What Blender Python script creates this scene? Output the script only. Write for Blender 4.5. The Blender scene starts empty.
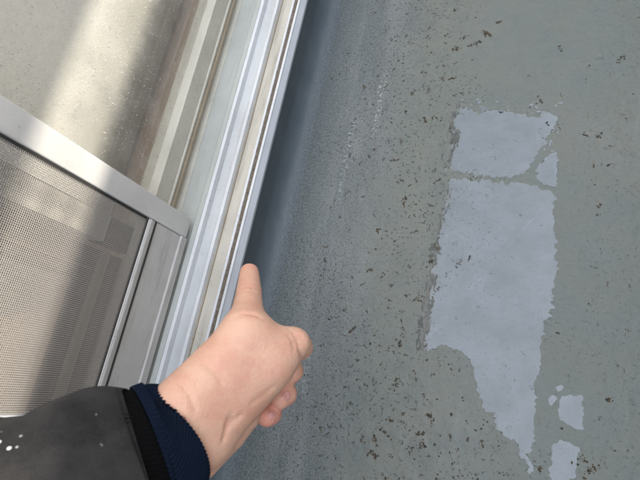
import bpy, bmesh, math, random
import numpy as np
from mathutils import Vector, Matrix, noise

random.seed(7); rng = np.random.default_rng(7)
sc = bpy.context.scene
COL = sc.collection
rad = math.radians

# ------------------------------------------------------------------ camera
# world: X out of the house wall, Y along the window sill, Z up, balcony floor at z = 0 (metres)
# the three directions below are the photograph's vanishing points (px from the image centre, f = 480 px)
F = 480.0
d_sill = Vector((360, -1740, 480)).normalized()
d_down = Vector((155, 164, 480)).normalized()
d_down = (d_down - d_sill * d_down.dot(d_sill)).normalized()
d_out = -d_sill.cross(d_down).normalized()
CAM = Vector((0.3575, 0.0, 0.60))
ax = lambda i: Vector((d_out[i], d_sill[i], -d_down[i]))
cam_d = bpy.data.cameras.new('camera'); cam = bpy.data.objects.new('camera', cam_d); COL.objects.link(cam)
R, U, B = ax(0), -ax(1), -ax(2)
cam.matrix_world = Matrix(((R.x, U.x, B.x, CAM.x), (R.y, U.y, B.y, CAM.y), (R.z, U.z, B.z, CAM.z), (0, 0, 0, 1)))
cam_d.sensor_width = 36.0; cam_d.lens = 36.0 * F / 640.0
cam_d.clip_start = 0.02; cam_d.clip_end = 2000
cam_d.dof.use_dof = True; cam_d.dof.focus_distance = 0.60; cam_d.dof.aperture_fstop = 15
sc.camera = cam

# ------------------------------------------------------------------ sky, sun, exposure
SUN = Vector((1.0, 0.30, 0.78)).normalized()          # towards the sun
el = math.asin(SUN.z); az = math.atan2(SUN.x, SUN.y)
w = bpy.data.worlds.new('World'); sc.world = w; w.use_nodes = True
nt = w.node_tree; nt.nodes.clear()
sky = nt.nodes.new('ShaderNodeTexSky'); sky.sky_type = 'NISHITA'; sky.sun_disc = False
sky.sun_elevation = el; sky.sun_rotation = az
sky.air_density = 1.0; sky.dust_density = 4.0; sky.ozone_density = 1.0
hz = nt.nodes.new('ShaderNodeMix'); hz.data_type = 'RGBA'; hz.inputs[0].default_value = 0.72
hz.inputs[7].default_value = (3.75, 4.15, 4.65, 1)       # even thin cloud over the whole sky
bg = nt.nodes.new('ShaderNodeBackground'); bg.inputs[1].default_value = 0.13
out = nt.nodes.new('ShaderNodeOutputWorld')
nt.links.new(sky.outputs[0], hz.inputs[6]); nt.links.new(hz.outputs[2], bg.inputs[0]); nt.links.new(bg.outputs[0], out.inputs[0])
sd = bpy.data.lights.new('sun', 'SUN'); sd.energy = 0.95; sd.angle = rad(0.8); sd.color = (1.0, 0.93, 0.82)
so = bpy.data.objects.new('sun', sd); COL.objects.link(so); so.rotation_euler = SUN.to_track_quat('Z', 'Y').to_euler()
so.location = (3, 1, 4)
vs = sc.view_settings
vs.view_transform = 'Standard'; vs.look = 'None'; vs.exposure = 2.58; vs.gamma = 1.0; vs.use_curve_mapping = False

# ------------------------------------------------------------------ helpers
def ray(u, v):
    c = ((u - 320) / F, (v - 240) / F, 1.0)
    return R * c[0] - U * c[1] - B * c[2]
def on_z(u, v, z=0.0):
    d = ray(u, v); return CAM + d * ((z - CAM.z) / d.z)
def at_depth(u, v, t): return CAM + ray(u, v) * t

def mat(name):
    m = bpy.data.materials.new(name); m.use_nodes = True
    n = m.node_tree; p = n.nodes['Principled BSDF']
    return m, n, p
class N:
    """tiny node builder"""
    def __init__(s, tree):
        s.t = tree; tc = tree.nodes.new('ShaderNodeTexCoord'); s.co = tc.outputs['Object']
    def l(s, a, b): s.t.links.new(a, b)
    def mp(s, scale=(1, 1, 1), rot=(0, 0, 0)):
        m = s.t.nodes.new('ShaderNodeMapping'); m.inputs['Scale'].default_value = scale; m.inputs['Rotation'].default_value = rot
        s.l(s.co, m.inputs[0]); return m.outputs[0]
    def noise(s, scale, detail=4, rough=.55, co=None, dist=0):
        n = s.t.nodes.new('ShaderNodeTexNoise'); n.inputs['Scale'].default_value = scale
        n.inputs['Detail'].default_value = detail; n.inputs['Roughness'].default_value = rough; n.inputs['Distortion'].default_value = dist
        s.l(co or s.co, n.inputs['Vector']); return n.outputs['Fac']
    def voro(s, scale, co=None, feat='F1', out='Distance', rnd=1):
        n = s.t.nodes.new('ShaderNodeTexVoronoi'); n.feature = feat; n.inputs['Scale'].default_value = scale
        n.inputs['Randomness'].default_value = rnd
        s.l(co or s.co, n.inputs['Vector']); return n.outputs[out]
    def ramp(s, x, a, b, va=0.0, vb=1.0):
        n = s.t.nodes.new('ShaderNodeMapRange'); n.interpolation_type = 'SMOOTHSTEP'
        for i, v in zip((1, 2, 3, 4), (a, b, va, vb)): n.inputs[i].default_value = v
        s.l(x, n.inputs[0]); return n.outputs[0]
    def math(s, op, a, b=None):
        n = s.t.nodes.new('ShaderNodeMath'); n.operation = op
        for i, v in enumerate((a, b)):
            if v is None: continue
            if isinstance(v, (int, float)): n.inputs[i].default_value = v
            else: s.l(v, n.inputs[i])
        return n.outputs[0]
    def mix(s, f, a, b):
        n = s.t.nodes.new('ShaderNodeMix'); n.data_type = 'RGBA'
        for i, v in ((0, f), (6, a), (7, b)):
            if isinstance(v, (int, float)): n.inputs[i].default_value = v
            elif isinstance(v, tuple): n.inputs[i].default_value = (*v, 1) if len(v) == 3 else v
            else: s.l(v, n.inputs[i])
        return n.outputs[2]
    def bump(s, h, dist, strength=1.0, nrm=None):
        n = s.t.nodes.new('ShaderNodeBump'); n.inputs['Distance'].default_value = dist; n.inputs['Strength'].default_value = strength
        s.l(h, n.inputs['Height'])
        if nrm: s.l(nrm, n.inputs['Normal'])
        return n.outputs[0]
    def sep(s, co=None):
        n = s.t.nodes.new('ShaderNodeSeparateXYZ'); s.l(co or s.co, n.inputs[0]); return n.outputs

def metal_paint(name, col, dirt_col=(.16, .13, .09), dirt=.5, rough=.38, streak=(60, 6, 60), lo=.5, hi=.75, metallic=0.0, spots=.3):
    """coated aluminium: weathered tone, streaks along the extrusion, dirt spots"""
    m, t, p = mat(name); n = N(t)
    a = n.noise(1.0, 6, .65, n.mp(streak)); b = n.noise(220, 5, .7); c = n.noise(14, 4, .6)
    base = n.mix(n.ramp(c, .35, .7), col, tuple(x * .88 for x in col))
    k = n.math('MULTIPLY', n.ramp(a, lo, hi), dirt)
    base = n.mix(k, base, dirt_col)
    sp = n.math('MULTIPLY', n.math('MULTIPLY', n.ramp(b, .60, .68), n.ramp(c, .40, .62)), spots)
    base = n.mix(sp, base, tuple(x * .6 for x in dirt_col))
    n.l(base, p.inputs['Base Color'])
    n.l(n.ramp(a, .3, .8, rough, min(1, rough + .3)), p.inputs['Roughness'])
    p.inputs['Metallic'].default_value = metallic
    n.l(n.bump(b, .0003, .5), p.inputs['Normal'])
    return m

def link(name, me, m=None, parent=None, smooth=False):
    o = bpy.data.objects.new(name, me); COL.objects.link(o)
    if m: me.materials.append(m)
    if parent: o.parent = parent
    if smooth: me.polygons.foreach_set('use_smooth', [True] * len(me.polygons))
    return o
def from_bm(name, bm, m, parent=None, smooth=False):
    me = bpy.data.meshes.new(name); bm.normal_update(); bm.to_mesh(me); bm.free()
    return link(name, me, m, parent, smooth)
def empty(name, loc=(0, 0, 0)):
    o = bpy.data.objects.new(name, None); COL.objects.link(o); o.empty_display_size = .05
    o.location = (0, 0, 0); return o
def tag(o, label=None, cat=None, group=None, kind=None):
    for k, v in (('label', label), ('category', cat), ('group', group), ('kind', kind)):
        if v: o[k] = v
    return o
def box(name, x0, x1, y0, y1, z0, z1, m, parent=None, bev=.0008, seg=2):
    bm = bmesh.new(); bmesh.ops.create_cube(bm, size=1)
    for v in bm.verts:
        v.co = ((x0 + x1) / 2 + v.co.x * (x1 - x0), (y0 + y1) / 2 + v.co.y * (y1 - y0), (z0 + z1) / 2 + v.co.z * (z1 - z0))
    if bev: bmesh.ops.bevel(bm, geom=bm.edges[:], offset=bev, segments=seg, affect='EDGES', profile=.5)
    return from_bm(name, bm, m, parent)
def extrude_y(name, prof, y0, y1, m, parent=None, bev=0.0006, steps=1):
    """closed profile [(x, z)] swept along the sill"""
    bm = bmesh.new(); rows = []
    for k in range(steps + 1):
        y = y0 + (y1 - y0) * k / steps
        rows.append([bm.verts.new((x, y, z)) for x, z in prof])
    n = len(prof)
    for a, b in zip(rows, rows[1:]):
        for i in range(n): bm.faces.new((a[i], a[(i + 1) % n], b[(i + 1) % n], b[i]))
    bm.faces.new(rows[0]); bm.faces.new(rows[-1][::-1])
    bmesh.ops.recalc_face_normals(bm, faces=bm.faces[:])
    if bev:
        eds = [e for e in bm.edges if abs(e.verts[0].co.y - e.verts[1].co.y) > 1e-4]
        bmesh.ops.bevel(bm, geom=eds, offset=bev, segments=2, affect='EDGES', profile=.5)
    return from_bm(name, bm, m, parent)

# ------------------------------------------------------------------ materials
# balcony floor: grey waterproof top coat, dusty, speckled with moss and grit
M_floor, t, p = mat('grey waterproof coating'); n = N(t)
big = n.noise(4.5, 4, .55); mid = n.noise(22, 5, .6); fine = n.noise(420, 3, .6); grain = n.noise(900, 2, .5)
xyz = n.sep()
near = n.ramp(xyz[0], .14, .24)                       # granular strip beside the wall -> smoother, greener coat outwards
near = n.ramp(n.math('ADD', xyz[0], n.math('MULTIPLY', n.math('SUBTRACT', mid, .5), .08)), .135, .27)
colA = n.mix(n.ramp(fine, .38, .62), (.078, .093, .097), (.138, .152, .149))
colB = n.mix(n.ramp(mid, .3, .7), (.108, .122, .108), (.138, .148, .128))
base = n.mix(near, colA, colB)
base = n.mix(n.math('MULTIPLY', n.math('MULTIPLY', n.ramp(big, .45, .7), .45), near), base, (.168, .168, .142))
base = n.mix(n.math('MULTIPLY', n.math('MULTIPLY', n.ramp(n.noise(9, 5, .65), .55, .66), .35), near), base, (.092, .108, .098))
# pale worn lines along the trowel direction
lin = n.noise(1.0, 3, .5, n.mp((70, 2.2, 1), (0, 0, rad(4))))
base = n.mix(n.math('MULTIPLY', n.math('MULTIPLY', n.ramp(lin, .62, .76), n.ramp(n.noise(40, 5, .7), .45, .65)), .22), base, (.27, .29, .29))
hazy = n.math('MULTIPLY', n.math('MULTIPLY', n.ramp(xyz[0], .10, .14), n.ramp(xyz[0], .17, .24, 1, 0)), n.ramp(n.noise(1, 5, .65, n.mp((26, 5, 1))), .40, .68))
base = n.mix(n.math('MULTIPLY', hazy, .5), base, (.200, .212, .205))           # chalky film beside the wall
# pale scuff-like streaks painted into the colour in place of wet glints
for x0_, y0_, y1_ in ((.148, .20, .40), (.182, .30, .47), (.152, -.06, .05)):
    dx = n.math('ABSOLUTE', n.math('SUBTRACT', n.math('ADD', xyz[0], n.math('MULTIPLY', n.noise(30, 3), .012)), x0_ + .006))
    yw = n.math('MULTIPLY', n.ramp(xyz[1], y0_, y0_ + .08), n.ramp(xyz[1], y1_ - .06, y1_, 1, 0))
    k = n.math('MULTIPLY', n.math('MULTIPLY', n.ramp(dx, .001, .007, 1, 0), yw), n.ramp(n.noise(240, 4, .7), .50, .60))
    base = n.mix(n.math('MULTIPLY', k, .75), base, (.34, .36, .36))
# fine grit near the wall and clustered moss specks
gr = n.math('MULTIPLY', n.ramp(n.noise(300, 3, .7), .56, .66), n.ramp(near, 0, 1, .9, .25))
base = n.mix(gr, base, (.055, .060, .055))
pm = n.math('MULTIPLY', n.ramp(n.noise(7, 4, .6), .38, .60), n.ramp(xyz[0], .33, .42, 1, .30))
sp = n.math('MULTIPLY', n.ramp(n.noise(230, 4, .70, dist=.3), .595, .68), pm)
base = n.mix(n.math('MULTIPLY', sp, .85), base, n.mix(n.ramp(n.noise(60), .4, .6), (.050, .043, .030), (.085, .060, .030)))
sp2 = n.math('MULTIPLY', n.ramp(n.noise(330, 3, .7, dist=.4), .61, .67), n.math('MULTIPLY', n.ramp(n.noise(5, 3), .4, .6), n.ramp(xyz[0], .33, .42, 1, .35)))
base = n.mix(n.math('MULTIPLY', sp2, .6), base, (.06, .055, .042))
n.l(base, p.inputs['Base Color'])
ro = n.ramp(mid, .3, .7, .34, .52); n.l(n.math('ADD', ro, n.math('MULTIPLY', sp, .3)), p.inputs['Roughness'])
h = n.math('ADD', n.math('MULTIPLY', n.noise(70, 3, .5), .8), n.math('MULTIPLY', n.math('MULTIPLY', fine, n.ramp(near, 0, 1, .9, .18)), .5))
b1 = n.bump(h, .0022, .75); n.l(n.bump(sp, .0012, .8, b1), p.inputs['Normal'])
p.inputs['IOR'].default_value = 1.5

# coated upstand below the sill
M_up, t, p = mat('blue grey upstand coating'); n = N(t)
f = n.noise(420, 3, .6); c = n.noise(18, 4, .6); xz = n.sep()
base = n.mix(n.ramp(c, .3, .7), (.072, .092, .108), (.092, .112, .126))
gr = n.ramp(n.math('ADD', xz[0], n.math('MULTIPLY', n.math('SUBTRACT', n.noise(60, 4, .6), .5), .02)), .066, .088)   # gritty where floor coat laps up
base = n.mix(gr, base, n.mix(n.ramp(f, .38, .62), (.070, .085, .093), (.124, .138, .141)))
base = n.mix(n.math('MULTIPLY', n.math('MULTIPLY', n.ramp(n.noise(300, 3, .7), .56, .66), .8), gr), base, (.055, .060, .055))
n.l(base, p.inputs['Base Color'])
p.inputs['Roughness'].default_value = .5; n.l(n.bump(n.math('ADD', n.math('MULTIPLY', f, gr), n.noise(70)), .0016, .7), p.inputs['Normal'])

# standing water film
M_water, t, p = mat('water film'); n = N(t); t.nodes.remove(p)
om = t.nodes['Material Output']
tr = t.nodes.new('ShaderNodeBsdfTransparent'); tr.inputs[0].default_value = (.95, .97, .98, 1)
gl = t.nodes.new('ShaderNodeBsdfGlossy'); gl.inputs['Roughness'].default_value = .03
fr = t.nodes.new('ShaderNodeFresnel'); n.l(n.ramp(n.noise(28, 6, .7), .3, .7, 1.86, 2.10), fr.inputs['IOR'])
bb = n.bump(n.noise(35, 3, .5), .0006, .35); n.l(bb, gl.inputs['Normal'])
mx = t.nodes.new('ShaderNodeMixShader'); n.l(fr.outputs[0], mx.inputs[0]); n.l(tr.outputs[0], mx.inputs[1]); n.l(gl.outputs[0], mx.inputs[2])
n.l(mx.outputs[0], om.inputs[0])

M_glass, t, p = mat('window glass'); n = N(t); t.nodes.remove(p)
om = t.nodes['Material Output']
tr = t.nodes.new('ShaderNodeBsdfTransparent'); tr.inputs[0].default_value = (.97, .97, .965, 1)
gl = t.nodes.new('ShaderNodeBsdfGlossy'); gl.inputs['Roughness'].default_value = .01
fr = t.nodes.new('ShaderNodeFresnel'); ge = t.nodes.new('ShaderNodeNewGeometry')
n.l(n.ramp(ge.outputs['Backfacing'], 0, 1, 1.5, 1 / 1.5), fr.inputs['IOR'])   # same reflectance on both faces of the pane
df = t.nodes.new('ShaderNodeBsdfDiffuse'); df.inputs[0].default_value = (.60, .585, .54, 1)
mx = t.nodes.new('ShaderNodeMixShader'); n.l(fr.outputs[0], mx.inputs[0]); n.l(tr.outputs[0], mx.inputs[1]); n.l(gl.outputs[0], mx.inputs[2])
mx2 = t.nodes.new('ShaderNodeMixShader'); n.l(n.ramp(n.noise(25, 5, .7), .35, .8, .05, .22), mx2.inputs[0])   # dust on the pane
n.l(mx.outputs[0], mx2.inputs[1]); n.l(df.outputs[0], mx2.inputs[2]); n.l(mx2.outputs[0], om.inputs[0])

M_drop, t, p = mat('dried water spots'); n = N(t); t.nodes.remove(p)
om = t.nodes['Material Output']
tr = t.nodes.new('ShaderNodeBsdfTransparent'); df = t.nodes.new('ShaderNodeBsdfDiffuse'); df.inputs[0].default_value = (.46, .45, .42, 1)
mx = t.nodes.new('ShaderNodeMixShader'); mx.inputs[0].default_value = .75
n.l(tr.outputs[0], mx.inputs[1]); n.l(df.outputs[0], mx.inputs[2]); n.l(mx.outputs[0], om.inputs[0])

M_white = metal_paint('white aluminium', (.62, .63, .64), dirt=.30, lo=.5, hi=.8, spots=.45)
M_flat = metal_paint('pale aluminium channel', (.51, .52, .525), dirt=.28, spots=.35, rough=.3)
M_lip = metal_paint('grey aluminium lip', (.47, .49, .52), dirt=.22, spots=.3, rough=.3)
M_cream = metal_paint('dirt filmed channel', (.50, .465, .40), dirt=.65, lo=.45, hi=.8, spots=.9, rough=.6)
M_green = metal_paint('grey green aluminium', (.40, .415, .385), dirt=.25, spots=.2, rough=.42)
M_beige = metal_paint('beige aluminium', (.50, .48, .41), dirt=.3, spots=.6, rough=.45)
M_screen = metal_paint('screen frame aluminium', (.55, .54, .515), dirt=.2, spots=.3, rough=.62, streak=(60, 60, 6))
M_dirty = metal_paint('dirty grey aluminium', (.50, .485, .46), dirt_col=(.20, .185, .165), dirt=.55, lo=.45, hi=.8, spots=1.0, rough=.5, streak=(70, 12, 70))
M_tan = metal_paint('tan sash trim', (.36, .30, .21), dirt=.4, spots=.4, rough=.5)
M_bronze = metal_paint('bronze sash', (.065, .045, .032), dirt=.3, spots=.3, rough=.5)
M_dark = metal_paint('black gasket', (.03, .028, .026), dirt=.2, spots=.1, rough=.7)
M_orange = metal_paint('orange wood edge', (.22, .13, .075), dirt=.2, spots=.1, rough=.6)
M_thread, t, p = mat('grey screen thread'); p.inputs['Base Color'].default_value = (.35, .325, .295, 1); p.inputs['Roughness'].default_value = .55

M_silt, t, p = mat('packed silt'); n = N(t); f = n.noise(700, 4, .7)
n.l(n.mix(n.ramp(f, .35, .65), (.085, .062, .045), (.26, .22, .17)), p.inputs['Base Color']); p.inputs['Roughness'].default_value = .95
n.l(n.bump(f, .0015, 1), p.inputs['Normal'])
M_crumb, t, p = mat('dark moss and grit'); n = N(t)
n.l(n.mix(n.ramp(n.noise(200, 3), .35, .65), (.028, .025, .018), (.085, .062, .038)), p.inputs['Base Color']); p.inputs['Roughness'].default_value = .95

M_wood, t, p = mat('brown wood threshold'); n = N(t)
g = n.noise(1, 6, .6, n.mp((160, 5, 160)))
n.l(n.mix(n.ramp(g, .3, .7), (.42, .29, .185), (.54, .39, .26)), p.inputs['Base Color']); p.inputs['Roughness'].default_value = .5
M_curtain, t, p = mat('cream curtain cloth'); n = N(t); s3 = n.sep()
wv = n.math('MULTIPLY', n.math('SINE', n.math('MULTIPLY', s3[1], 3600.0)), n.math('SINE', n.math('MULTIPLY', s3[2], 3600.0)))
n.l(n.mix(n.ramp(wv, -.5, .5), (.80, .775, .70), (.88, .86, .79)), p.inputs['Base Color'])
p.inputs['Roughness'].default_value = .9; n.l(n.bump(wv, .0003, .6), p.inputs['Normal'])
M_wall, t, p = mat('render wall'); n = N(t)
n.l(n.mix(n.noise(12), (.22, .21, .20), (.28, .27, .25)), p.inputs['Base Color']); p.inputs['Roughness'].default_value = .9
n.l(n.bump(n.noise(180), .003, .7), p.inputs['Normal'])
M_room, t, p = mat('room plaster'); n = N(t); n.l(n.mix(n.noise(8), (.40, .37, .33), (.46, .43, .38)), p.inputs['Base Color']); p.inputs['Roughness'].default_value = .9
M_ground, t, p = mat('ground'); n = N(t); n.l(n.mix(n.noise(.4), (.10, .10, .09), (.17, .165, .15)), p.inputs['Base Color']); p.inputs['Roughness'].default_value = .95

# ------------------------------------------------------------------ setting
Y0, Y1 = -1.05, 1.35           # window opening along the wall
g = box('ground', -900, 900, -900, 900, -3.3, -3.2, M_ground, bev=0); tag(g, kind='structure')
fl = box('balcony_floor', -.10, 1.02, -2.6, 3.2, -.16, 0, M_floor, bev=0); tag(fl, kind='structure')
for nm, a in (('room_floor', (-3.2, -.215, -2.4, 2.7, .02, .080)), ('room_ceiling', (-3.2, -.215, -2.4, 2.7, 2.4, 2.5))):
    tag(box(nm, *a, M_wood if nm == 'room_floor' else M_room, bev=0), kind='structure')
tag(box('room_wall', -3.3, -3.2, -2.4, 2.7, .02, 2.5, M_room, bev=0), kind='structure')
tag(box('room_wall', -3.2, -.22, -2.5, -2.4, .02, 2.4, M_room, bev=0), kind='structure')
tag(box('room_wall', -3.2, -.22, 2.7, 2.8, .02, 2.4, M_room, bev=0), kind='structure')

house = empty('house_wall'); tag(house, 'house wall with blue grey coated upstand under the window sill', 'wall')
prof = [(-.215, -.02), (-.215, .066), (.0560, .066), (.0590, .064)]
for k in range(17):                                    # coved foot of the upstand
    a = rad(90 * k / 16); rr = .034
    prof.append((.0595 + rr - rr * math.cos(a), -.0003 + rr - rr * math.sin(a)))
prof += [(.0935, -.02)]
up_ = extrude_y('upstand', prof, -2.6, 3.2, M_up, house, bev=0, steps=1)
for f in up_.data.polygons: f.use_smooth = f.normal.x > .02 and f.normal.z > .02
box('wall_panel', -.215, .05, -2.6, Y0 - .002, .068, 2.24, M_wall, house, bev=.004)
box('wall_panel', -.215, .05, Y1 + .002, 3.2, .068, 2.24, M_wall, house, bev=.004)
box('wall_panel', -.215, .05, Y0, Y1, 2.06, 2.24, M_wall, house, bev=.004)
box('roof', -3.4, .03, -2.7, 3.3, 2.55, 2.62, M_lip, house, bev=.004)

par = empty('parapet'); tag(par, 'solid balcony parapet carrying a raised handrail', 'parapet')
box('parapet_wall', 1.02, 1.14, -2.6, 3.2, -.16, 1.060, M_wall, par, bev=.006)
hr = box('handrail', 1.045, 1.115, -2.6, 3.2, 1.205, 1.31, M_lip, par, bev=.008)
for k in range(6):
    y = -2.3 + k * 1.05
    box('rail_post', 1.065, 1.095, y, y + .03, 1.061, 1.206, M_lip, par, bev=.002)

for y, lb in ((-2.66, 'dark grey partition board added unseen to cut sky light at the near balcony end'), (3.205, 'dark grey partition board added unseen to cut sky light at the far balcony end')):
    pt = box('blocker_board', .055, 1.02, y, y + .05, -.1, 1.9, M_wall, None, .004); tag(pt, lb, 'blocker')  # boards added out of view to lower the sky light on the floor

# ------------------------------------------------------------------ fixed window frame (sill with its tracks)
fr_ = empty('window_frame'); tag(fr_, 'white aluminium window frame with grooved outer sill and dirt filled channels', 'window frame')
def S(name, x0, x1, z0, z1, m, bev=.0007): return box(name, x0, x1, Y0, Y1, z0, z1, m, fr_, bev)
S('sill_base', -.215, .060, .067, .084, M_flat)
extrude_y('outer_lip', [(.0595, .067), (.0595, .086), (.0675, .086), (.0675, .1000), (.0695, .1005), (.0752, .0925), (.0746, .0875), (.0715, .0845), (.0600, .0700), (.0597, .067)], Y0, Y1, M_lip, fr_, bev=.0005)
S('lip_edge', .0668, .0702, .0985, .1022, M_white, .0006)
# channel of packed brown silt, uneven surface
bm = bmesh.new(); nx, ny = 7, 700; grid = []
for j in range(ny + 1):
    y = Y0 + (Y1 - Y0) * j / ny
    row = []
    for i in range(nx + 1):
        x = .0596 + (.0666 - .0596) * i / nx
        row.append(bm.verts.new((x, y, 0.0968 + .0016 * noise.noise(Vector((x * 500, y * 420, 1))) + .0012 * noise.noise(Vector((x * 900, y * 1300, 5))))))
    grid.append(row)
for a, b in zip(grid, grid[1:]):
    for i in range(nx): bm.faces.new((a[i], b[i], b[i + 1], a[i + 1]))
s_ = from_bm('packed_silt', bm, M_silt, fr_, True)
S('thin_rail', .0560, .0594, .0841, .0985, M_white)
S('dirty_channel', .0395, .0559, .0841, .0950, M_cream)
S('channel_seam', .0382, .0394, .0841, .0962, M_tan, .0003)
S('screen_rail', .0335, .0381, .0841, .1040, M_white)
S('flat_channel', .0150, .0334, .0841, .0965, M_flat)
S('inner_rail', .0100, .0149, .0841, .1050, M_white)
S('dark_groove', .0078, .0099, .0841, .0900, M_dark, .0003)
S('track_rail', .0005, .0077, .0841, .1020, M_green)
S('track_floor', -.0310, .0004, .0841, .0930, M_green)
S('sash_track', -.0720, -.0311, .0841, .0935, M_beige)
box('wood_threshold', -.215, -.0721, Y0, Y1, .0841, .0940, M_wood, fr_)
for y in ((Y0, Y0 + .03), (Y1 - .03, Y1)): box('jamb', -.12, .049, y[0], y[1], .1062, 2.02, M_white, fr_)
box('head', -.12, .049, Y0, Y1, 2.0205, 2.059, M_white, fr_)

# ------------------------------------------------------------------ sliding insect screen
scr = empty('screen_door'); tag(scr, 'sliding insect screen door with grey mesh and dirty bottom rail', 'screen door')
SY = .1265
box('stile', -.0235, -.0035, SY, SY + .0260, .1035, 1.98, M_screen, scr, .0012)
br = box('bottom_rail', -.0225, -.0045, Y0 + .035, SY - .0004, .1040, .1760, M_dirty, scr, .001)
box('rail_lip', -.0044, -.0030, Y0 + .035, SY - .0006, .1715, .1752, M_dirty, br, .0008)
box('rail_foot', -.0044, -.0010, Y0 + .035, SY - .0006, .1045, .1160, M_dirty, br, .0008)
box('rail_groove', -.0044, -.0036, Y0 + .035, SY - .0006, .1640, .1665, M_dark, br, 0)
box('gasket', -.0090, -.0060, Y0 + .035, SY - .0006, .1761, .1775, M_dark, scr, 0)
box('gasket', -.0090, -.0060, SY - .0030, SY - .0004, .1792, 1.94, M_dark, scr, 0)
box('stile', -.0235, -.0035, Y0 + .032, Y0 + .058, .1035, 1.98, M_screen, scr, .0012)
box('top_rail', -.0225, -.0045, Y0 + .059, SY - .0004, 1.941, 1.98, M_screen, scr, .001)
pb = at_depth(0, 415, 1) - CAM; tpb = (-.006 - CAM.x) / pb.x; YB = CAM.y + pb.y * tpb
box('upright_bar', -.0185, -.0035, YB - .024, YB, .1765, 1.9405, M_white, scr, .001)
# woven mesh: every thread is a thin square rod
V, Fc = [], []
def rod(a, b, r):
    k = len(V); a, b = Vector(a), Vector(b); d = (b - a).normalized()
    u = Vector((1, 0, 0)); v = d.cross(u)
    for p_ in (a, b):
        for c, s in ((1, 0), (0, 1), (-1, 0), (0, -1)): V.append(p_ + u * (c * r) + v * (s * r))
    for i in range(4): Fc.append((k + i, k + (i + 1) % 4, k + 4 + (i + 1) % 4, k + 4 + i))
PITCH = .0019; RT = .00037
y = Y0 + .06
while y < SY - .001:
    rod((-.0066, y, .172), (-.0066, y, 1.945), RT); y += PITCH
z = .175
while z < 1.943:
    rod((-.0072, Y0 + .055, z), (-.0072, SY + .002, z), RT); z += PITCH
me = bpy.data.meshes.new('insect_mesh'); me.from_pydata(V, [], Fc); me.update()
o = link('insect_mesh', me, M_thread, scr); o['kind'] = 'stuff'

# ------------------------------------------------------------------ outer glass sash (beyond the screen's stile)
def droplets(name, parent, xf, n_, yr, zr, rr, dens=None):
    V, Fc = [], []
    c = 0
    while c < n_:
        y, z = random.uniform(*yr), random.uniform(*zr)
        if noise.noise(Vector((y * 9, z * 9, 3))) + random.uniform(-.5, .5) < -.05: continue
        c += 1
        r = random.uniform(*rr) * random.choice((.6, .8, 1, 1, 1.5)); k = len(V); m_ = 6; ph = random.random() * 6
        st = random.uniform(1, 1.9); sl = random.uniform(-.6, .6)
        for i in range(m_):
            a = ph + i * 2 * math.pi / m_; q = r * random.uniform(.7, 1.25)
            V.append((xf, y + q * math.cos(a) + sl * q * math.sin(a), z + q * st * math.sin(a)))
        V.append((xf + r * .5, y, z))
        for i in range(m_): Fc.append((k + i, k + (i + 1) % m_, k + m_))
    me = bpy.data.meshes.new(name); me.from_pydata(V, [], Fc); me.update()
    o = link(name, me, M_drop, parent); o['kind'] = 'stuff'; return o
sa = empty('window_sash'); tag(sa, 'beige glass sash with water spots in front of the cream curtain', 'window sash')
XS = -.036
box('bottom_rail', XS - .028, XS, .0885, Y1 - .034, .1000, .1420, M_beige, sa, .0012)
b2 = sa.children[0]
box('rail_bead', XS + .0001, XS + .0030, .1180, Y1 - .034, .1130, .1165, M_beige, b2, .0010)
box('rail_bead', XS + .0001, XS + .0024, .1180, Y1 - .034, .1040, .1085, M_tan, b2, .0010)
box('stile', XS - .028, XS + .001, .0875, .1170, .1990, 1.99, M_beige, sa, .0012)
box('corner_block', XS - .026, XS + .0005, .0880, .1165, .1425, .1985, M_bronze, sa, .001)
box('stile', XS - .028, XS, Y1 - .065, Y1 - .034, .1425, 1.99, M_beige, sa, .0012)
box('top_rail', XS - .028, XS, .1175, Y1 - .0655, 1.955, 1.99, M_beige, sa, .0012)
gp = box('glass_pane', XS - .018, XS - .013, .1175, Y1 - .0655, .1425, 1.954, M_glass, sa, 0)
droplets('water_spots', gp, XS - .0128, 5200, (.14, .75), (.144, .42), (.00025, .0007))
droplets('water_spots', b2, XS + .0002, 700, (.12, .75), (.118, .141), (.0002, .0006))

# ------------------------------------------------------------------ inner sash seen through the mesh
si = empty('window_sash'); tag(si, 'dark bronze glass sash behind the insect mesh', 'window sash')
XI = -.078
r3 = box('bottom_rail', XI - .024, XI, Y0 + .034, .0860, .0975, .1620, M_bronze, si, .001)
box('tan_rib', XI + .0001, XI + .004, Y0 + .034, .0850, .1050, .1190, M_tan, r3, .001)
box('tan_rib', XI + .0001, XI + .004, Y0 + .034, .0850, .1420, .1560, M_tan, r3, .001)
st3 = box('stile', XI - .024, XI, .0480, .0860, .1625, 1.99, M_bronze, si, .001)
box('wood_edge', XI + .0001, XI + .003, .0605, .0622, .1630, 1.985, M_orange, st3, 0)
box('stile', XI - .024, XI, Y0 + .034, Y0 + .07, .1625, 1.99, M_bronze, si, .001)
box('top_rail', XI - .024, XI, Y0 + .0705, .0475, 1.955, 1.99, M_bronze, si, .001)
box('glass_pane', XI - .014, XI - .010, Y0 + .0705, .0475, .1625, 1.954, M_glass, si, 0)

# ------------------------------------------------------------------ curtain inside the room
bm = bmesh.new(); rows = []
ys = np.linspace(.10, 1.30, 160); zs = np.linspace(.1385, 1.98, 14)
for yy in ys:
    rows.append([bm.verts.new((-.098 + .0010 * math.sin(yy * 21) + .0004 * math.sin(yy * 53 + 1), yy, zz)) for zz in zs])
for a, b in zip(rows, rows[1:]):
    for i in range(len(zs) - 1): bm.faces.new((a[i], b[i], b[i + 1], a[i + 1]))
cu = from_bm('curtain', bm, M_curtain, None, True)
so_ = cu.modifiers.new('thickness', 'SOLIDIFY'); so_.thickness = .0015
tag(cu, 'cream curtain hanging behind the spotted glass sash', 'curtain')

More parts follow.
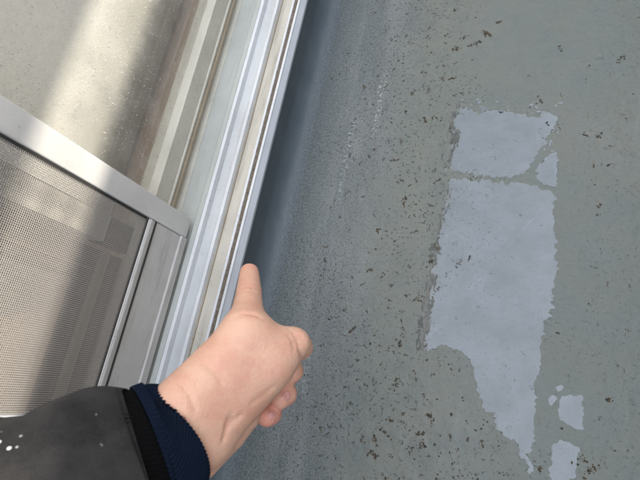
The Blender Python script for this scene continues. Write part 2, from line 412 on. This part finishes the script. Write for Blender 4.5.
# ------------------------------------------------------------------ puddles on the floor
BV, BF = [], []
def puddle(pts, jag, z=.0005, bead=False):
    P = [on_z(u, v, 0) for u, v in pts]; Q = []
    for a, b in zip(P, P[1:] + P[:1]):
        L = (b - a).length; k = max(2, int(L / .0012)); nrm = Vector((-(b - a).y, (b - a).x, 0)).normalized()
        for i in range(k):
            q = a.lerp(b, i / k)
            d = noise.noise(Vector((q.x * 110, q.y * 110, 2))) * .0060 + noise.noise(Vector((q.x * 270, q.y * 270, 4))) * .0050 + noise.noise(Vector((q.x * 620, q.y * 620, 9))) * .0018
            Q.append(q + nrm * d * jag * (.55 + .9 * max(0, noise.noise(Vector((q.x * 25, q.y * 25, 7))) + .3)))
    if bead:
        k = len(BV); BV.extend([(q.x, q.y, z) for q in Q]); BF.append(list(range(k, k + len(Q)))); return
    bm = bmesh.new(); f = bm.faces.new([bm.verts.new((q.x, q.y, z)) for q in Q])
    f.normal_update()
    if f.normal.z < 0: f.normal_flip()
    bmesh.ops.triangulate(bm, faces=[f]); bm.normal_update()
    bmesh.ops.delete(bm, geom=[f for f in bm.faces if f.normal.z < .5], context='FACES')
    o = from_bm('puddle', bm, M_water); return tag(o, kind='structure')
PUD = [  # film cut to the sky reflection's outline, its crossbar left as a gap
 ([(452,113),(462,108),(478,113),(495,110),(515,113),(535,117),(550,112),(558,118),(552,130),(545,138),(540,150),(534,162),(525,174),(510,178),(490,176),(470,174),(452,171),(448,160),(451,145),(449,130)], 1.0),
 ([(537,166),(545,160),(556,150),(558,170),(556,188),(545,186),(538,180)], .9),
 ([(449,180),(465,178.5),(485,181),(505,184),(525,182),(540,189),(556,195),(553,225),(556,250),(556,275),(552,300),(546,325),(541,345),(540,370),(533,385),(536,400),(534,425),(533,455),(530,474),(522,455),(515,440),(503,436),(495,420),(485,405),(478,392),(475,375),(470,360),(462,352),(452,347),(440,346),(428,350),(415,351),(418,330),(422,310),(426,285),(430,260),(436,235),(440,215),(446,200)], .9),
 ([(560,400),(566,395),(582,396),(585,410),(582,430),(572,426),(560,420),(558,410)], .6),
 ([(552,445),(560,440),(570,443),(580,448),(577,460),(574,479),(562,484),(548,482),(552,462)], .6),
 ([(548,400),(554,394),(557,399),(551,407)], .4), ([(556,388),(563,384),(564,388),(558,392)], .3),
]
for pts, j in PUD: puddle(pts, j)
# stray wet beads round the rim and near the wall
def bead_at(u, v, ru, rv):
    m_ = 9; ph = random.random() * 6
    puddle([(u + ru * random.uniform(.5, 1.2) * math.cos(ph + i * 2 * math.pi / m_), v + rv * random.uniform(.5, 1.2) * math.sin(ph + i * 2 * math.pi / m_)) for i in range(m_)][::-1], .12, bead=True)
for k in range(26): bead_at(random.gauss(443, 4), random.uniform(120, 240), random.uniform(.5, 1.3), random.uniform(1, 4))
for k in range(22): bead_at(random.uniform(452, 560), random.gauss(107, 4), random.uniform(1, 4), random.uniform(.8, 1.6))
for k in range(16): bead_at(random.gauss(348, 3), random.uniform(110, 205), random.uniform(.4, .8), random.uniform(.8, 2.5))
for k in range(10): bead_at(random.gauss(376, 2), random.uniform(85, 155), random.uniform(.4, .8), random.uniform(1, 3))
for k in range(14): bead_at(random.gauss(305, 9), random.gauss(377, 6), random.uniform(.4, 1), random.uniform(.4, 1))
for k in range(10): bead_at(random.uniform(543, 558), random.uniform(122, 165), random.uniform(1, 2.5), random.uniform(1, 2.5))

me = bpy.data.meshes.new('water_beads'); me.from_pydata(BV, [], BF); me.update()
bm = bmesh.new(); bm.from_mesh(me); bm.normal_update()
bmesh.ops.reverse_faces(bm, faces=[f for f in bm.faces if f.normal.z < 0]); bm.to_mesh(me); bm.free()
tag(link('water_beads', me, M_water), 'tiny water beads scattered round the puddle rims', 'water', kind='stuff')

# ------------------------------------------------------------------ moss crumbs and grit on the coating
V, Fc = [], []
ico = bmesh.new(); bmesh.ops.create_icosphere(ico, subdivisions=1, radius=1)
IV = [v.co.copy() for v in ico.verts]; IF = [[v.index for v in f.verts] for f in ico.faces]; ico.free()
def crumb(x, y, r):
    k = len(V); a = random.random() * 6.3; c, s = math.cos(a), math.sin(a); ex = random.uniform(1, 1.9)
    for v in IV:
        q = v * random.uniform(.7, 1.3); X, Y = q.x * r * ex, q.y * r
        V.append((x + c * X - s * Y, y + s * X + c * Y, max(q.z, -.3) * r * .45 + r * .10))
    Fc.extend([[k + i for i in f] for f in IF])
def clump(u, v, n_, spread, rmin=.0006, rmax=.0014):
    c = on_z(u, v)
    an = random.random() * 3; ca, sa_ = math.cos(an), math.sin(an)
    for _ in range(int(n_ * 2.2)):
        p_, q_ = random.gauss(0, spread * .75), random.gauss(0, spread * .35)
        crumb(c.x + ca * p_ - sa_ * q_, c.y + sa_ * p_ + ca * q_, rmin * .5 + (rmax - rmin * .5) * random.random() ** 2.2)
for u, v, n_, sp_ in ((487,34,34,.005),(479,42,10,.004),(456,49,14,.005),(463,38,8,.004),(453,78,8,.004),(470,46,9,.004),(499,22,8,.004),(413,92,8,.003),
                      (425,120,8,.003),(405,200,7,.003),(430,262,16,.004),(437,248,12,.004),(460,262,14,.005),(437,290,12,.004),(446,275,7,.003),(470,258,6,.003),
                      (415,300,7,.003),(400,345,8,.003),(430,416,9,.003),(420,434,14,.004),(422,445,10,.004),(375,440,12,.004),(373,455,12,.004),(383,430,8,.004),
                      (590,470,14,.006),(580,460,8,.005),(610,400,7,.003),(600,135,8,.005),(610,165,5,.003),(585,135,6,.003),(620,60,6,.004),(560,48,5,.003),
                      (540,100,6,.004),(390,420,8,.004),(540,470,6,.003),(395,385,9,.004),(352,330,6,.003),(370,270,6,.003),(378,230,7,.003),(395,160,6,.003)):
    clump(u, v, n_, sp_)
for _ in range(520):
    u = random.gauss(405, 45) if random.random() < .8 else random.uniform(270, 640); v = random.uniform(-10, 490)
    clump(u, v, random.randint(1, 5), .0025, .0004, .0010)
me = bpy.data.meshes.new('moss_crumbs'); me.from_pydata(V, [], Fc); me.update()
tag(link('moss_crumbs', me, M_crumb), 'dark moss crumbs and grit strewn over the grey balcony floor', 'grit', kind='stuff')

# ------------------------------------------------------------------ the person's pointing left arm
person = empty('person'); tag(person, 'left hand pointing at the sill edge, dark jacket sleeve with navy cuff', 'person')
M_skin, t, p = mat('skin'); n = N(t)
at_ = t.nodes.new('ShaderNodeAttribute'); at_.attribute_name = 'flush'
mott = n.noise(45, 4, .6); fin = n.noise(900, 3, .6)
base = n.mix(n.ramp(mott, .35, .68), (.69, .415, .292), (.64, .335, .235))
base = n.mix(n.math('MULTIPLY', at_.outputs['Fac'], .85), base, (.66, .19, .15))
base = n.mix(n.math('MULTIPLY', n.ramp(n.voro(38), .035, .05, 1, 0), .35), base, (.30, .16, .10))
n.l(base, p.inputs['Base Color']); p.inputs['Roughness'].default_value = .48
p.inputs['Subsurface Weight'].default_value = .18; p.inputs['Subsurface Radius'].default_value = (1, .35, .2); p.inputs['Subsurface Scale'].default_value = .006
cr = n.voro(520, feat='DISTANCE_TO_EDGE')
fold = n.noise(1, 4, .6, n.mp((420, 420, 150)))
hh = n.math('ADD', n.math('MULTIPLY', n.ramp(cr, 0, .15), .5), n.math('ADD', n.math('MULTIPLY', n.noise(160, 3, .6), 1.0), n.math('MULTIPLY', fold, 1.0))); n.l(n.bump(hh, .0005, .6), p.inputs['Normal'])
M_nail, t, p = mat('finger nail'); p.inputs['Base Color'].default_value = (.62, .30, .26, 1); p.inputs['Roughness'].default_value = .3

def J(u, v, t, r): return (*at_depth(u, v, t), r)
# chains of joints (photo pixel, distance in metres, radius in metres): index, thumb, palm, three curled fingers, wrist, forearm
palm = [[J(182,404,.316,.0190), J(214,368,.334,.0172), J(243,336,.348,.0168)],
        [J(190,417,.326,.0235), J(230,378,.340,.0225), J(258,350,.352,.0190)],
        [J(206,434,.326,.0185), J(245,394,.343,.0175), J(271,366,.350,.0175)],
        [J(190,417,.326,.0235), J(160,444,.312,.0240), J(110,474,.290,.0240)],
        [J(204,440,.328,.0175), J(170,468,.311,.0180)],
        [J(252,343,.352,.0150), J(284,345,.358,.0125)]]
index = [J(246,330,.350,.0146), J(247.5,312,.368,.0122), J(249,292,.396,.0104), J(249.3,273,.424,.0086)]
thumb = [J(268,364,.352,.0160), J(284,350,.356,.0135), J(295,343,.360,.0112), J(300,347,.369,.0102)]
mid_f = [J(258,352,.385,.0120), J(288,364,.392,.0105), J(292,371,.386,.0090), J(278,384,.384,.0088)]
ring_f = [J(255,372,.395,.0120), J(275,386,.400,.0098), J(285,394,.384,.0094), J(280,399,.378,.0082)]
pinky = [J(238,392,.385,.0120), J(258,405,.392,.0096), J(270,413,.380,.0092), J(267,416,.375,.0084)]
heel = [[J(200,462,.336,.0130), J(231,434,.353,.0112), J(246,416,.362,.0108)]]
creases = [([(294,333),(298,341),(300,350),(302,359)], .0011), ([(289,335),(293,342),(294,350)], .0005), ([(300,336),(304,342)], .0004),
           ([(240,416),(232,422),(227,430),(223,440)], .0008), ([(232,415),(226,424)], .0006), ([(252,404),(262,397),(272,388)], .0005),
           ([(236,317),(243,314),(252,314),(260,317)], .0005), ([(240,292),(249,290),(257,292)], .0004), ([(241,288),(249,286.5),(257,288)], .0003),
           ([(204,362),(215,372),(222,384)], .0003), ([(180,382),(190,396),(196,412)], .0003)]
knob = [J(286,376,.3535,.0085), J(272,392,.354,.0085)]
H = .0013
allj = np.array([j for c in palm + [index, thumb, mid_f, ring_f, pinky] + heel for j in c])
lo = (allj[:, :3] - allj[:, 3:]).min(0) - .006; hi = (allj[:, :3] + allj[:, 3:]).max(0) + .006
dims = np.ceil((hi - lo) / H).astype(int) + 1
gx, gy, gz = np.meshgrid(*[lo[i] + H * np.arange(dims[i], dtype=np.float32) for i in range(3)], indexing='ij')
G = np.stack([gx, gy, gz], -1).astype(np.float32)
def cap(a, b):
    a_, b_ = np.array(a[:3], np.float32), np.array(b[:3], np.float32); d = b_ - a_
    tt = np.clip(((G - a_) @ d) / float(d @ d), 0, 1)
    return np.linalg.norm(G - a_ - tt[..., None] * d, axis=-1) - (a[3] + tt * (b[3] - a[3]))
def smin(a, b, k):
    hq = np.clip(.5 + .5 * (b - a) / k, 0, 1); return b * (1 - hq) + a * hq - k * hq * (1 - hq)
def chain(c, k=.001):
    d = None
    for a, b in zip(c, c[1:]):
        e = cap(a, b); d = e if d is None else smin(d, e, k)
    return d
D = None
for c in palm:
    e = chain(c); D = e if D is None else smin(D, e, .012)
D = smin(D, chain(index, .0012), .012)
D = smin(D, chain(thumb, .0015), .006)
for c in heel: D = smin(D, chain(c), .0022)
fs = None
for c in (mid_f, ring_f, pinky):
    e = chain(c, .0015); fs = e if fs is None else smin(fs, e, .0012)
D = smin(D, fs, .0022)
def surf(u, v):
    # distance at which the line of sight through (u, v) first meets the skin
    d = np.array(ray(u, v)); c0 = np.array(CAM); ts = np.arange(.27, .46, .0003)
    q = np.round((c0 + ts[:, None] * d - lo) / H).astype(int)
    ok = ((q >= 0) & (q < dims)).all(1)
    val = np.where(ok, D[tuple(np.clip(q, 0, dims - 1).T)], 1)
    hit = np.argmax(val < 0)
    return float(ts[hit]) if val[hit] < 0 else None
for c, r in creases:                                     # folds at the thumb, wrist and finger joints
    js = [(u, v, surf(u, v)) for u, v in c]; js = [J(u, v, t_, r) for u, v, t_ in js if t_]
    if len(js) > 1: D = -smin(-D, chain(js), .0030)
def surface(D):
    s = D < 0
    nx, ny, nz = [q - 1 for q in D.shape]
    cor = [(i, j, k) for i in (0, 1) for j in (0, 1) for k in (0, 1)]
    sl = lambda c: (slice(c[0], c[0] + nx), slice(c[1], c[1] + ny), slice(c[2], c[2] + nz))
    cnt = sum(s[sl(c)].astype(np.int8) for c in cor)
    act = (cnt > 0) & (cnt < 8); idx = np.full(act.shape, -1, np.int64); ii = np.argwhere(act); idx[act] = np.arange(len(ii))
    pos = np.zeros((len(ii), 3)); num = np.zeros(len(ii))
    for a in cor:
        for ax_ in range(3):
            if a[ax_]: continue
            b = list(a); b[ax_] = 1; b = tuple(b)
            va = D[sl(a)][act]; vb = D[sl(b)][act]; m = (va < 0) != (vb < 0)
            tt = np.where(m, va / np.where(m, va - vb, 1), 0)
            q = np.array(a, float)[None] + tt[:, None] * (np.array(b) - np.array(a))[None]
            pos[m] += q[m]; num[m] += 1
    pos = lo + H * (ii + pos / num[:, None])
    faces = []
    for ax_ in range(3):
        b_, c_ = (ax_ + 1) % 3, (ax_ + 2) % 3
        s0 = np.take(s, range(0, s.shape[ax_] - 1), ax_); s1 = np.take(s, range(1, s.shape[ax_]), ax_)
        e = np.argwhere(s0 != s1); inside = s0[tuple(e.T)]
        ok = (e[:, b_] > 0) & (e[:, c_] > 0) & (e[:, b_] < D.shape[b_] - 1) & (e[:, c_] < D.shape[c_] - 1)
        e, inside = e[ok], inside[ok]
        def cell(db, dc):
            q = e.copy(); q[:, b_] -= db; q[:, c_] -= dc; return idx[tuple(q.T)]
        quad = np.stack([cell(1, 1), cell(0, 1), cell(0, 0), cell(1, 0)], 1)
        quad[~inside] = quad[~inside][:, ::-1]; faces.append(quad)
    return pos, np.concatenate(faces)
pos, faces = surface(D)
me = bpy.data.meshes.new('hand'); me.from_pydata(pos.tolist(), [], faces.tolist()); me.update()
fl_ = np.zeros(len(pos))
for c, rr, amt in ((index[3], .016, .55), (index[0], .013, .18), (thumb[3], .014, .45), (mid_f[2], .014, .45), (ring_f[2], .016, .6), (pinky[2], .018, 1.0), (pinky[3], .016, 1.0), (index[2], .010, .18)):
    fl_ = np.maximum(fl_, amt * np.clip(1 - np.linalg.norm(pos - np.array(c[:3]), axis=1) / rr, 0, 1) ** .8)
at2 = me.attributes.new('flush', 'FLOAT', 'POINT'); at2.data.foreach_set('value', fl_.astype(np.float32))
hand = link('hand', me, M_skin, person, True)
sm = hand.modifiers.new('smooth', 'SMOOTH'); sm.factor = .5; sm.iterations = 5
def nail(u, v, su, sv):
    bm = bmesh.new(); rows = []; t0 = surf(u, v)
    def pt(r_, q):
        c_, s_ = math.cos(q * math.pi / 8), math.sin(q * math.pi / 8)
        uu, vv = u + r_ * (su[0] * c_ + sv[0] * s_), v + r_ * (su[1] * c_ + sv[1] * s_)
        t_ = surf(uu, vv); t_ = t0 + .003 if t_ is None or t_ > t0 + .004 else t_
        return bm.verts.new(at_depth(uu, vv, t_ - (.0007 if r_ < .9 else -.0003)))
    for i in range(6): rows.append([pt(i / 5, q) for q in range(16)] if i else [pt(0, 0)])
    for q in range(16): bm.faces.new((rows[0][0], rows[1][q], rows[1][(q + 1) % 16]))
    for x, y in zip(rows[1:], rows[2:]):
        for q in range(16): bm.faces.new((x[q], y[q], y[(q + 1) % 16], x[(q + 1) % 16]))
    bmesh.ops.smooth_vert(bm, verts=bm.verts[:], factor=.5, use_axis_x=True, use_axis_y=True, use_axis_z=True)
    bmesh.ops.recalc_face_normals(bm, faces=bm.faces[:])
    from_bm('fingernail', bm, M_nail, hand, True)
nail(286.5, 396, (4.5, -3.5), (2.6, 4.6))
nail(272.5, 415, (4.6, -2), (1.8, 4.4))

# sleeve and cuff: swept rings along the forearm
def sweep(name, path, rings, m, parent, radf, cap_ends=(False, True), nseg=96):
    P = [Vector(q[:3]) for q in path]; Rr = [q[3] for q in path]
    bm = bmesh.new(); rows = []
    def cat(i, tt, arr):
        p0, p1, p2, p3 = arr[max(i - 1, 0)], arr[i], arr[min(i + 1, len(arr) - 1)], arr[min(i + 2, len(arr) - 1)]
        return .5 * ((2 * p1) + (p2 - p0) * tt + (2 * p0 - 5 * p1 + 4 * p2 - p3) * tt ** 2 + (3 * p1 - p0 - 3 * p2 + p3) * tt ** 3)
    up = Vector((0, 0, 1))
    for k in range(rings + 1):
        s = k / rings * (len(P) - 1); i = min(int(s), len(P) - 2); tt = s - i
        c = cat(i, tt, P); r = cat(i, tt, Rr); dv = (cat(i, min(tt + .02, 1), P) - cat(i, max(tt - .02, 0), P)).normalized()
        x = dv.cross(up).normalized(); y = x.cross(dv)
        rows.append([bm.verts.new(c + (x * math.cos(a) + y * math.sin(a)) * (r + radf(k / rings, a, c))) for a in [q * 2 * math.pi / nseg for q in range(nseg)]])
    for a, b in zip(rows, rows[1:]):
        for i in range(nseg): bm.faces.new((a[i], a[(i + 1) % nseg], b[(i + 1) % nseg], b[i]))
    if cap_ends[1]: bm.faces.new(rows[-1])
    bmesh.ops.recalc_face_normals(bm, faces=bm.faces[:])
    return from_bm(name, bm, m, parent, True)
M_jacket, t, p = mat('charcoal jacket cloth'); n = N(t)
f = n.noise(1400, 2, .6); c = n.noise(30, 4, .6)
base = n.mix(n.ramp(c, .35, .7), (.007, .0065, .0065), (.030, .027, .025)); base = n.mix(n.math('MULTIPLY', n.ramp(f, .5, .7), .35), base, (.055, .052, .05))
spk = n.voro(120, out='Distance'); spk2 = n.noise(34, 3)
base = n.mix(n.math('MULTIPLY', n.ramp(spk, .10, .17, 1, 0), n.ramp(spk2, .58, .62)), base, (.62, .62, .62))
n.l(base, p.inputs['Base Color']); p.inputs['Roughness'].default_value = .95
n.l(n.bump(n.math('ADD', f, n.math('MULTIPLY', c, 2.0)), .0012, .6), p.inputs['Normal'])
M_knit, t, p = mat('black knit'); p.inputs['Base Color'].default_value = (.002, .002, .002, 1); p.inputs['Roughness'].default_value = 1; p.inputs['Specular IOR Level'].default_value = .12
M_navy, t, p = mat('navy knit'); n = N(t); n.l(n.mix(n.noise(1500, 2), (.002, .005, .013), (.004, .009, .022)), p.inputs['Base Color']); p.inputs['Roughness'].default_value = .95; p.inputs['Specular IOR Level'].default_value = .15
def folds(s, a, c):
    return .0035 * noise.noise(c * 22 + Vector((math.cos(a) * 1.2, math.sin(a) * 1.2, 0))) + .0020 * noise.noise(c * 60 + Vector((math.cos(a) * 2.2, math.sin(a) * 2.2, 3)))
sleeve_path = [J(141,452,.3085,.0410), J(130,457,.3055,.0462), J(86,480,.291,.0525), J(30,510,.276,.0545), J(-60,548,.258,.0580), J(-170,620,.245,.060)]
e0 = Vector(sleeve_path[-1][:3])
for q, r in ((Vector((.06, -.05, .06)), .060), (Vector((.16, -.09, .15)), .064), (Vector((.26, -.13, .24)), .070)): sleeve_path.append((*(e0 + q), r))
sleeve = sweep('jacket_sleeve', sleeve_path, 120, M_jacket, person, folds)
knit_path = [J(152,447,.3130,.0394), J(146,450,.3110,.0396), J(132,456,.3060,.0392), J(112,466,.2990,.0390)]
kn = sweep('knit_cuff', knit_path, 24, M_knit, sleeve, lambda s, a, c: .0005 * math.cos(a * 84), nseg=504, cap_ends=(False, False))
nv_path = [J(161,443,.3160,.0365), J(162,442.5,.3163,.0392), J(160.5,443.5,.3156,.0407), J(156,445.5,.3141,.0410), J(151,448,.3124,.0407), J(150,448.4,.3120,.0395)]
sweep('navy_cuff_band', nv_path, 24, M_navy, sleeve, lambda s, a, c: .0007 * math.cos(a * 84), nseg=504, cap_ends=(False, False))
